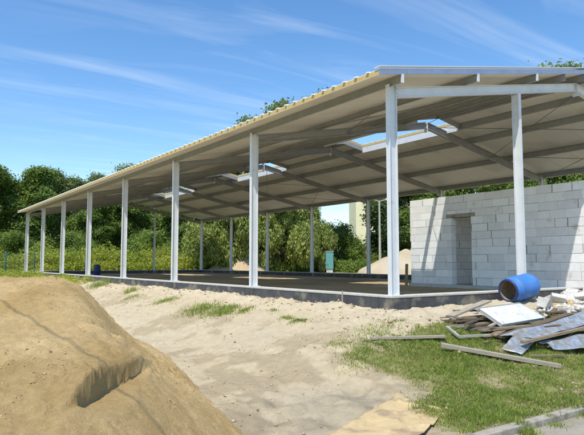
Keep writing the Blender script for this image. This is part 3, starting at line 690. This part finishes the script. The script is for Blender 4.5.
# ------------------------------------------------------------------ trees
def crown(seed, H, Rr, zb, style):
    g = np.random.default_rng(seed); C = []; n = {'oak': 26, 'birch': 26, 'willow': 24, 'dark': 12, 'bush': 12}[style]
    for i in range(n):
        t = (i+.5)/n; z = zb+(H-zb)*(.08+.86*t)
        if style == 'birch': env = math.sin(math.pi*min(1, (.12+.88*(1-t))**.9))*.8+.25
        elif style == 'willow': env = math.sqrt(max(.05, 1-(t-.45)**2*3.0))
        elif style == 'dark': env = .85*math.sqrt(max(.08, 1-(t-.4)**2*2.4))
        else: env = math.sqrt(max(.05, 1-(t-.42)**2*2.6))
        a = g.random()*6.28+i*2.4; rr = Rr*env*(.15+.75*g.random())
        C.append((rr*math.cos(a), rr*math.sin(a), z, Rr*(.16+.26*g.random())*(.8 if style == 'birch' else 1)))
    P = []; O = []
    for (x, y, z, r) in C:
        m = int(46*(r/1.0)**1.6)+18
        q = g.normal(size=(m, 3)); q /= np.linalg.norm(q, axis=1)[:, None]; q *= (r*(.45+.62*g.random(m)))[:, None]; q[:, 2] *= .8
        ctr = q+np.array([x, y, z])
        for c in ctr:
            ov = c-np.array([x, y, z]); ov = ov/np.linalg.norm(ov)
            k = 46
            if style == 'willow': off = g.normal(size=(k, 3))*np.array([.13,.13,.10]); off[:, 2] -= g.random(k)*1.5
            else: off = g.normal(size=(k, 3))*np.array([.34,.34,.22])*(.6+.8*g.random())
            off = np.clip(off, -.85 if style != 'willow' else -1.8, .85); P.append(c+off); O.append(np.repeat(ov[None], k, 0))
    O = np.concatenate(O); P = np.concatenate(P); P[:, 2] = np.maximum(P[:, 2], .15+.5*g.random(len(P)))
    return P, C, O
def make_tree(name, seed, H, Rr, zb, style, leaf, size, bark, trunk_r=.22, tilt=0.):
    st = rng.bit_generator.state
    root = empty(name)
    P, C, O = crown(seed, H, Rr, zb, style)
    V, Fc = leaf_cards(P, size, 2.3 if style == 'willow' else 1.15, droop=(style == 'willow'), out=O)
    c = npmesh('crown', V, Fc, leaf, root)
    b = MB(); top = Vector((tilt*H*.3, 0, H*.8)); pts = [Vector((0,0,-.4)), Vector((tilt*.6,.05,H*.25)), Vector((tilt*1.2,-.05,H*.5)), top]
    b.path(pts, [trunk_r*1.2, trunk_r*.85, trunk_r*.55, trunk_r*.15], 8)
    for (x, y, z, r) in C:
        z0 = max(.8, z-1.5-.25*math.hypot(x, y)); f = min(.95, z0/(H*.8)); base = Vector((tilt*1.2*f, 0, z0))
        mid = (base+Vector((x, y, z)))*.5+Vector((0,0,-.2)); b.path([base, mid, Vector((x, y, z))], [trunk_r*.35, trunk_r*.22, trunk_r*.08], 5)
    b.build('trunk', bark, None).parent = root
    return root
def plant(src, x, y, s, rz, label, cat, first, sz=None, z=-.35, group=None):
    if first: t = src
    else:
        t = src.copy(); COL.objects.link(t)
        for ch in src.children: d = ch.copy(); COL.objects.link(d); d.parent = t
    t.location = (x, y, z); t.scale = (s, s, sz or s); t.rotation_euler = (0, 0, rz); tag(t, label, cat, group)
    return t
oak = make_tree('oak_tree', 21, 12, 3.9, 1.2, 'oak', 'oakleaf', .21, 'bark', .3)
birch = make_tree('birch_tree', 5, 12, 2.9, 1.6, 'birch', 'birchleaf', .17, 'birchbark', .18)
willow = make_tree('willow_tree', 9, 8.5, 3.6, .9, 'willow', 'willowleaf', .115, 'bark', .3, tilt=.8)
bush = make_tree('bush', 14, 4.2, 2.3, .4, 'bush', 'bushleaf', .13, 'bark', .08)
darkt = make_tree('dark_tree', 31, 8.5, 2.6, .6, 'dark', 'darkleaf', .17, 'bark', .22)
GT = 'trees beyond the hall'
plan = [
 (oak, .2, 61.8, 1.0, .4, 'round dark green tree at the far left edge of the picture', 'tree'),
 (oak, 5.6, 62.8, .98, 2.1, 'second dark green tree from the left, behind the fence', 'tree'),
 (oak, -5.0, 58.0, .95, 3.3, 'dark tree just outside the left edge, left of the round tree', 'tree'),
 (birch, 9.6, 65.9, 1.02, .3, 'slender grey green tree right of the two dark trees at left', 'tree'),
 (birch, 12.9, 66.3, 1.0, 1.9, 'second slender grey green tree, just above the rear end of the roof', 'tree'),
 (birch, 20.0, 71.5, 1.27, 4.0, 'tall pale green tree whose top shows above the roof at left', 'tree'),
 (oak, 10.5, 56.5, .70, 1.1, 'low dark tree behind the third column from the left', 'tree'),
 (oak, 15.2, 58.5, .78, 5.0, 'dark tree filling the gap left of the fifth column', 'tree'),
 (oak, 19.5, 53.5, .78, .7, 'broad dark tree seen between the fourth and fifth columns', 'tree'),
 (oak, 24.5, 55.5, .8, 2.6, 'dark tree in the back row behind the willows', 'tree'),
 (bush, 12.5, 47.0, .9, .9, 'light green bush above the weeds, seen between the fourth and fifth columns', 'bush'),
 (bush, 7.0, 48.5, .85, 2.9, 'light green bush above the weeds, left of the fourth column', 'bush'),
 (bush, 1.5, 46.0, .8, 4.2, 'light green bush by the rear corner of the hall', 'bush'),
 (bush, 17.4, 42.5, 1.0, 5.6, 'bush growing left of the leaning willow', 'bush'),
 (willow, 17.3, 36.6, 1.0, .0, 'drooping willow with leaning trunk beside the sand mound', 'tree'),
 (willow, 21.3, 36.4, 1.0, 2.2, 'drooping willow right of the leaning one', 'tree'),
 (willow, 25.0, 36.2, .82, 4.3, 'smaller drooping willow right of the two big ones', 'tree'),
 (oak, 4.5, 82.0, 1.05, 2.0, 'tree in the farthest row behind the two dark trees at left', 'tree'),
 (oak, 16.5, 79.0, 1.05, 4.4, 'tree in the farthest row behind the tall pale one', 'tree'),
 (oak, 27.0, 72.0, .95, .9, 'tree in the farthest row behind the willows', 'tree'),
 (oak, 33.5, 62.0, .8, 5.2, 'tree in the farthest row right of the willows', 'tree'),
 (oak, 14.5, 66.0, .85, 1.3, 'dark tree in the second row behind the fourth column from the left', 'tree'),
 (oak, -7.5, 66.0, 1.0, 2.9, 'dark tree outside the left edge, in the back row', 'tree'),
 (bush, -3.5, 50.0, 1.1, .7, 'light green bush at the far left edge behind the fence', 'bush'),
 (oak, -2.5, 72.0, 1.0, 1.7, 'dark back row tree at the far left, between the two nearest dark trees', 'tree'),
 (oak, 11.0, 75.0, 1.05, .5, 'dark back row tree behind the slender grey green pair', 'tree'),
 (oak, 22.0, 66.0, .95, 3.5, 'dark back row tree behind the broad dark one', 'tree'),
 (birch, 24.6, 46.8, 1.37, 1.2, 'tree whose tip just shows above the middle of the roof', 'tree'),
 (birch, 26.9, 40.3, 1.555, 2.7, 'tree whose leafy tip rises above the roof left of its front corner', 'tree'),
 (birch, 19.2, 39.5, .58, 2.2, 'small loose tree growing between the two big willows', 'tree'),
 (birch, 23.4, 38.8, .52, .8, 'small loose tree between the willows on the right', 'tree'),
 (bush, 32.6, 42.5, 1.2, 1.4, 'green bush left of the yellow building', 'bush'),
 (bush, 33.8, 40.4, .95, 3.0, 'low bush at the foot of the yellow building', 'bush'),
 (darkt, 33.4, 32.2, 1.2, .8, 'dark tree right behind the lamp post, hiding part of the yellow building', 'tree'),
 (darkt, 37.5, 38.6, 1.35, 2.4, 'dark back row tree behind the lamp post', 'tree'),
 (oak, 34.0, 30.0, .72, 1.0, 'dark tree between the lamp post and the block wall', 'tree'),
 (oak, 33.2, 25.2, .72, 3.1, 'dark tree behind the left end of the white block wall', 'tree'),
 (oak, 34.8, 20.6, .74, 4.6, 'dark tree behind the middle of the white block wall', 'tree'),
 (oak, 37.8, 15.0, .80, 5.9, 'dark tree behind the right end of the white block wall', 'tree'),
 (oak, 37.2, 22.6, .80, 2.2, 'dark tree behind the doorway part of the white block wall', 'tree'),
 (oak, 40.0, 18.5, .86, 1.2, 'second row tree behind the right half of the white block wall', 'tree'),
 (oak, 41.5, 9.5, .85, .2, 'dark tree outside the right edge behind the block wall', 'tree'),
 (birch, 43.0, 20.9, 1.655, 3.6, 'tall tree whose tips show above the roof ridge at the right', 'tree'),
]
seen = set()
for (src, x, y, s, rz, lab, cat) in plan:
    plant(src, x, y, s, rz, lab, cat, src.name not in seen, group=GT if cat == 'tree' else 'bushes beyond the hall'); seen.add(src.name)

# ------------------------------------------------------------------ far things
bl = empty('apartment_block', (61.6,60.6,-.35), label='pale yellow apartment block far behind the hall, seen past the dark tree', cat='building')
bl.rotation_euler = (0,0,R(-35))
W_, D_, H_ = 15., 11., 15.5
def bb(name, m, *a, par=bl):
    b = MB(); b.box(*a); o = b.build(name, m, None); o.parent = par; return o
bb('wall', 'yellowwall', -W_/2, W_/2, -D_/2, D_/2, 0, H_); bb('roof', 'concrete', -W_/2-.3, W_/2+.3, -D_/2-.3, D_/2+.3, H_+.002, H_+.4)
for f in range(5):
    for cx in (-1.5, 1.5, 4.5):
        w = bb('window', 'lampwhite', cx-.75, cx+.75, -D_/2-.05, -D_/2-.002, 1.2+f*2.9, 2.6+f*2.9)
        bb('pane', 'glass', cx-.66, cx+.66, -D_/2-.06, -D_/2-.0505, 1.29+f*2.9, 2.51+f*2.9, par=w)
lp = empty('lamp_post', (27.4,29.0,-.35), label='grey lamp post with two white lamp heads beyond the far side of the hall', cat='lamp post')
b = MB(); b.tube((0,0,0), (0,0,6.35), .13, .08, 10); b.build('pole', 'lampgrey', None).parent = lp
for sg in (-1, 1):
    b = MB(); b.path([Vector((0,0,6.25)), Vector((sg*.35,-sg*.24,6.4)), Vector((sg*.5,-sg*.35,6.45))], .04, 6); a = b.build('arm', 'lampgrey', None); a.parent = lp
    b = MB(); b.bar((sg*.45,-sg*.32,6.45), (sg*.98,-sg*.69,6.56), (.57,.82,0), .26, .16); b.build('lamp_head', 'lampwhite', None, bevel=.03).parent = lp
tc = empty('utility_cabinet', (25.7,33.9,-.35), -.6, label='teal utility cabinet standing in the weeds beyond the far columns', cat='cabinet')
b = MB(); b.box(-.35, .35, -.2, .2, .3, 1.9); b.build('body', 'teal', None, bevel=.02).parent = tc
b = MB(); b.box(-.38, .38, -.23, .23, 1.902, 1.96); b.build('roof', 'lampgrey', None).parent = tc
b = MB(); b.box(-.3, .3, -.15, .15, 0, .298); b.build('base', 'concrete', None).parent = tc
b = MB(); b.box(-.31, .31, -.215, -.202, .36, 1.84); b.build('door', 'teal', None).parent = tc
# mesh fence at left
fe = empty('mesh_fence', (-2.2,27.9,-.35), label='green wire mesh fence with blue green posts by the rear left corner of the hall', cat='fence')
fp = [(-5.2,25.5), (-2.25,27.8), (-.45,29.4)]
for i, (x, y) in enumerate(fp):
    b = MB(); b.tube((x,y,-.6), (x,y,1.22), .045, n=8); b.build('post', 'bluegreen', fe)
for i in range(2):
    (x0, y0), (x1, y1) = fp[i], fp[i+1]; b = MB(); L = math.hypot(x1-x0, y1-y0); n = int(L/.07)
    for k in range(n+1): t = k/n; b.tube((x0+(x1-x0)*t, y0+(y1-y0)*t, -.25), (x0+(x1-x0)*t, y0+(y1-y0)*t, 1.15), .0035, n=4, cap=False)
    for k in range(20): z = -.22+k*.07; b.tube((x0,y0,z), (x1,y1,z), .0035, n=4, cap=False)
    b.build('mesh_panel', 'green', fe)

# overhead service cable between two poles outside the picture; its thin shadow falls over the sand heap
A_ = Vector((-8.5,-2.47,4.7)); C_ = Vector((-8.13,-4.54,4.35)); dv_ = (A_-C_)/(A_.y-C_.y)
def cab(y): p = C_+dv_*(y-C_.y); p.z = 4.35+.17*(y-C_.y) if y > C_.y-6 else 4.35-1.02+.0*(y); return p
E1 = cab(14.); E2 = Vector((C_.x-dv_.x*24, C_.y-24, 6.2)); b = MB(); pts = []
for i in range(25): pts.append(cab(14.-i*(14.+9.0)/24))
for i in range(1, 13): t = i/12; p = pts[24].lerp(E2, t); p.z = pts[24].z*(1-t)+E2.z*t-.4*4*t*(1-t)*.3; pts.append(p)
b.path(pts, .008, 6)
tag(b.build('overhead_cable', 'darksteel', None), 'dark service cable hanging overhead across the sand heap', 'cable')
for k_, E_ in enumerate((E1, E2)):
    up = empty('utility_pole', (E_.x, E_.y, -1.1), label=('wooden utility pole left of the hall', 'wooden utility pole behind the photographer')[k_], cat='pole')
    b = MB(); b.tube((0,0,-.3), (0,0,E_.z+1.5), .14, .1, 12); b.build('pole', 'bark', None).parent = up
    b = MB(); b.box(-.4, .4, -.13, -.05, E_.z+.98, E_.z+1.08); b.build('cross_arm', 'darkwood', None).parent = up
# ------------------------------------------------------------------ camera, light, sky
cam = bpy.data.cameras.new('camera'); co = bpy.data.objects.new('camera', cam); COL.objects.link(co); S.camera = co
cam.sensor_width = 36; cam.lens = 36*573.3/584; cam.clip_end = 3000; cam.clip_start = .05
co.location = (-7.541, -7.598, .619); co.rotation_euler = (R(90+4.438), R(.0), R(-34.966))
sun_dir = Vector((.43, .28, -1)).normalized()
sl = bpy.data.lights.new('sun', 'SUN'); sl.energy = 4.2; sl.angle = R(.5); sl.color = (1, .955, .87)
so = bpy.data.objects.new('sun', sl); COL.objects.link(so); so.rotation_euler = sun_dir.to_track_quat('-Z', 'Y').to_euler(); so.location = (-10,-10,20)
w = bpy.data.worlds.new('World'); S.world = w; w.use_nodes = True; nt = w.node_tree; N = nt.nodes; Lk = nt.links; N.clear()
out = N.new('ShaderNodeOutputWorld'); bg = N.new('ShaderNodeBackground'); sky = N.new('ShaderNodeTexSky'); sky.sky_type = 'NISHITA'; sky.sun_disc = False
sky.sun_elevation = math.asin(-sun_dir.z); sky.sun_rotation = math.atan2(-sun_dir.x, -sun_dir.y); sky.air_density = 1.0; sky.dust_density = .2; sky.ozone_density = 2.2
bg.inputs['Strength'].default_value = .15
tc_ = N.new('ShaderNodeTexCoord'); sep = N.new('ShaderNodeSeparateXYZ'); Lk.new(tc_.outputs['Generated'], sep.inputs[0])
mz = N.new('ShaderNodeMath'); mz.operation = 'MAXIMUM'; mz.inputs[1].default_value = .06; Lk.new(sep.outputs[2], mz.inputs[0])
dv = N.new('ShaderNodeVectorMath'); dv.operation = 'DIVIDE'; cb = N.new('ShaderNodeCombineXYZ')
for i in range(3): Lk.new(mz.outputs[0], cb.inputs[i])
Lk.new(tc_.outputs['Generated'], dv.inputs[0]); Lk.new(cb.outputs[0], dv.inputs[1])
mp = N.new('ShaderNodeMapping'); mp.inputs['Rotation'].default_value = (0,0,R(-38)); mp.inputs['Scale'].default_value = (.5, 2.3, 0)
Lk.new(dv.outputs[0], mp.inputs[0])
n1 = N.new('ShaderNodeTexNoise'); n1.inputs['Scale'].default_value = 1.1; n1.inputs['Detail'].default_value = 12; n1.inputs['Roughness'].default_value = .58; n1.inputs['Distortion'].default_value = .9
Lk.new(mp.outputs[0], n1.inputs['Vector'])
mp2 = N.new('ShaderNodeMapping'); mp2.inputs['Scale'].default_value = (.5,.5,0); mp2.inputs['Location'].default_value = (3.1,1.7,0); Lk.new(dv.outputs[0], mp2.inputs[0])
n2 = N.new('ShaderNodeTexNoise'); n2.inputs['Scale'].default_value = .8; n2.inputs['Detail'].default_value = 4; Lk.new(mp2.outputs[0], n2.inputs['Vector'])
r1 = N.new('ShaderNodeMapRange'); r1.inputs['From Min'].default_value = .47; r1.inputs['From Max'].default_value = 1.02; r1.inputs['To Max'].default_value = .8; Lk.new(n1.outputs[0], r1.inputs[0])
r2 = N.new('ShaderNodeMapRange'); r2.inputs['From Min'].default_value = .38; r2.inputs['From Max'].default_value = .62; Lk.new(n2.outputs[0], r2.inputs[0])
mu = N.new('ShaderNodeMath'); mu.operation = 'MULTIPLY'; Lk.new(r1.outputs[0], mu.inputs[0]); Lk.new(r2.outputs[0], mu.inputs[1])
hs_ = N.new('ShaderNodeHueSaturation'); hs_.inputs['Saturation'].default_value = 1.22; hs_.inputs['Value'].default_value = 1.15; Lk.new(sky.outputs[0], hs_.inputs['Color'])
mx = N.new('ShaderNodeMixRGB'); mx.inputs[2].default_value = (5.6,6.2,6.9,1); Lk.new(mu.outputs[0], mx.inputs[0]); Lk.new(hs_.outputs[0], mx.inputs[1])
Lk.new(mx.outputs[0], bg.inputs[0]); Lk.new(bg.outputs[0], out.inputs[0])
S.view_settings.view_transform = 'Standard'; S.view_settings.look = 'None'; S.view_settings.exposure = 0.25; S.view_settings.gamma = 1
S.render.engine = 'CYCLES'; S.cycles.max_bounces = 8; S.cycles.diffuse_bounces = 4; S.cycles.use_denoising = True
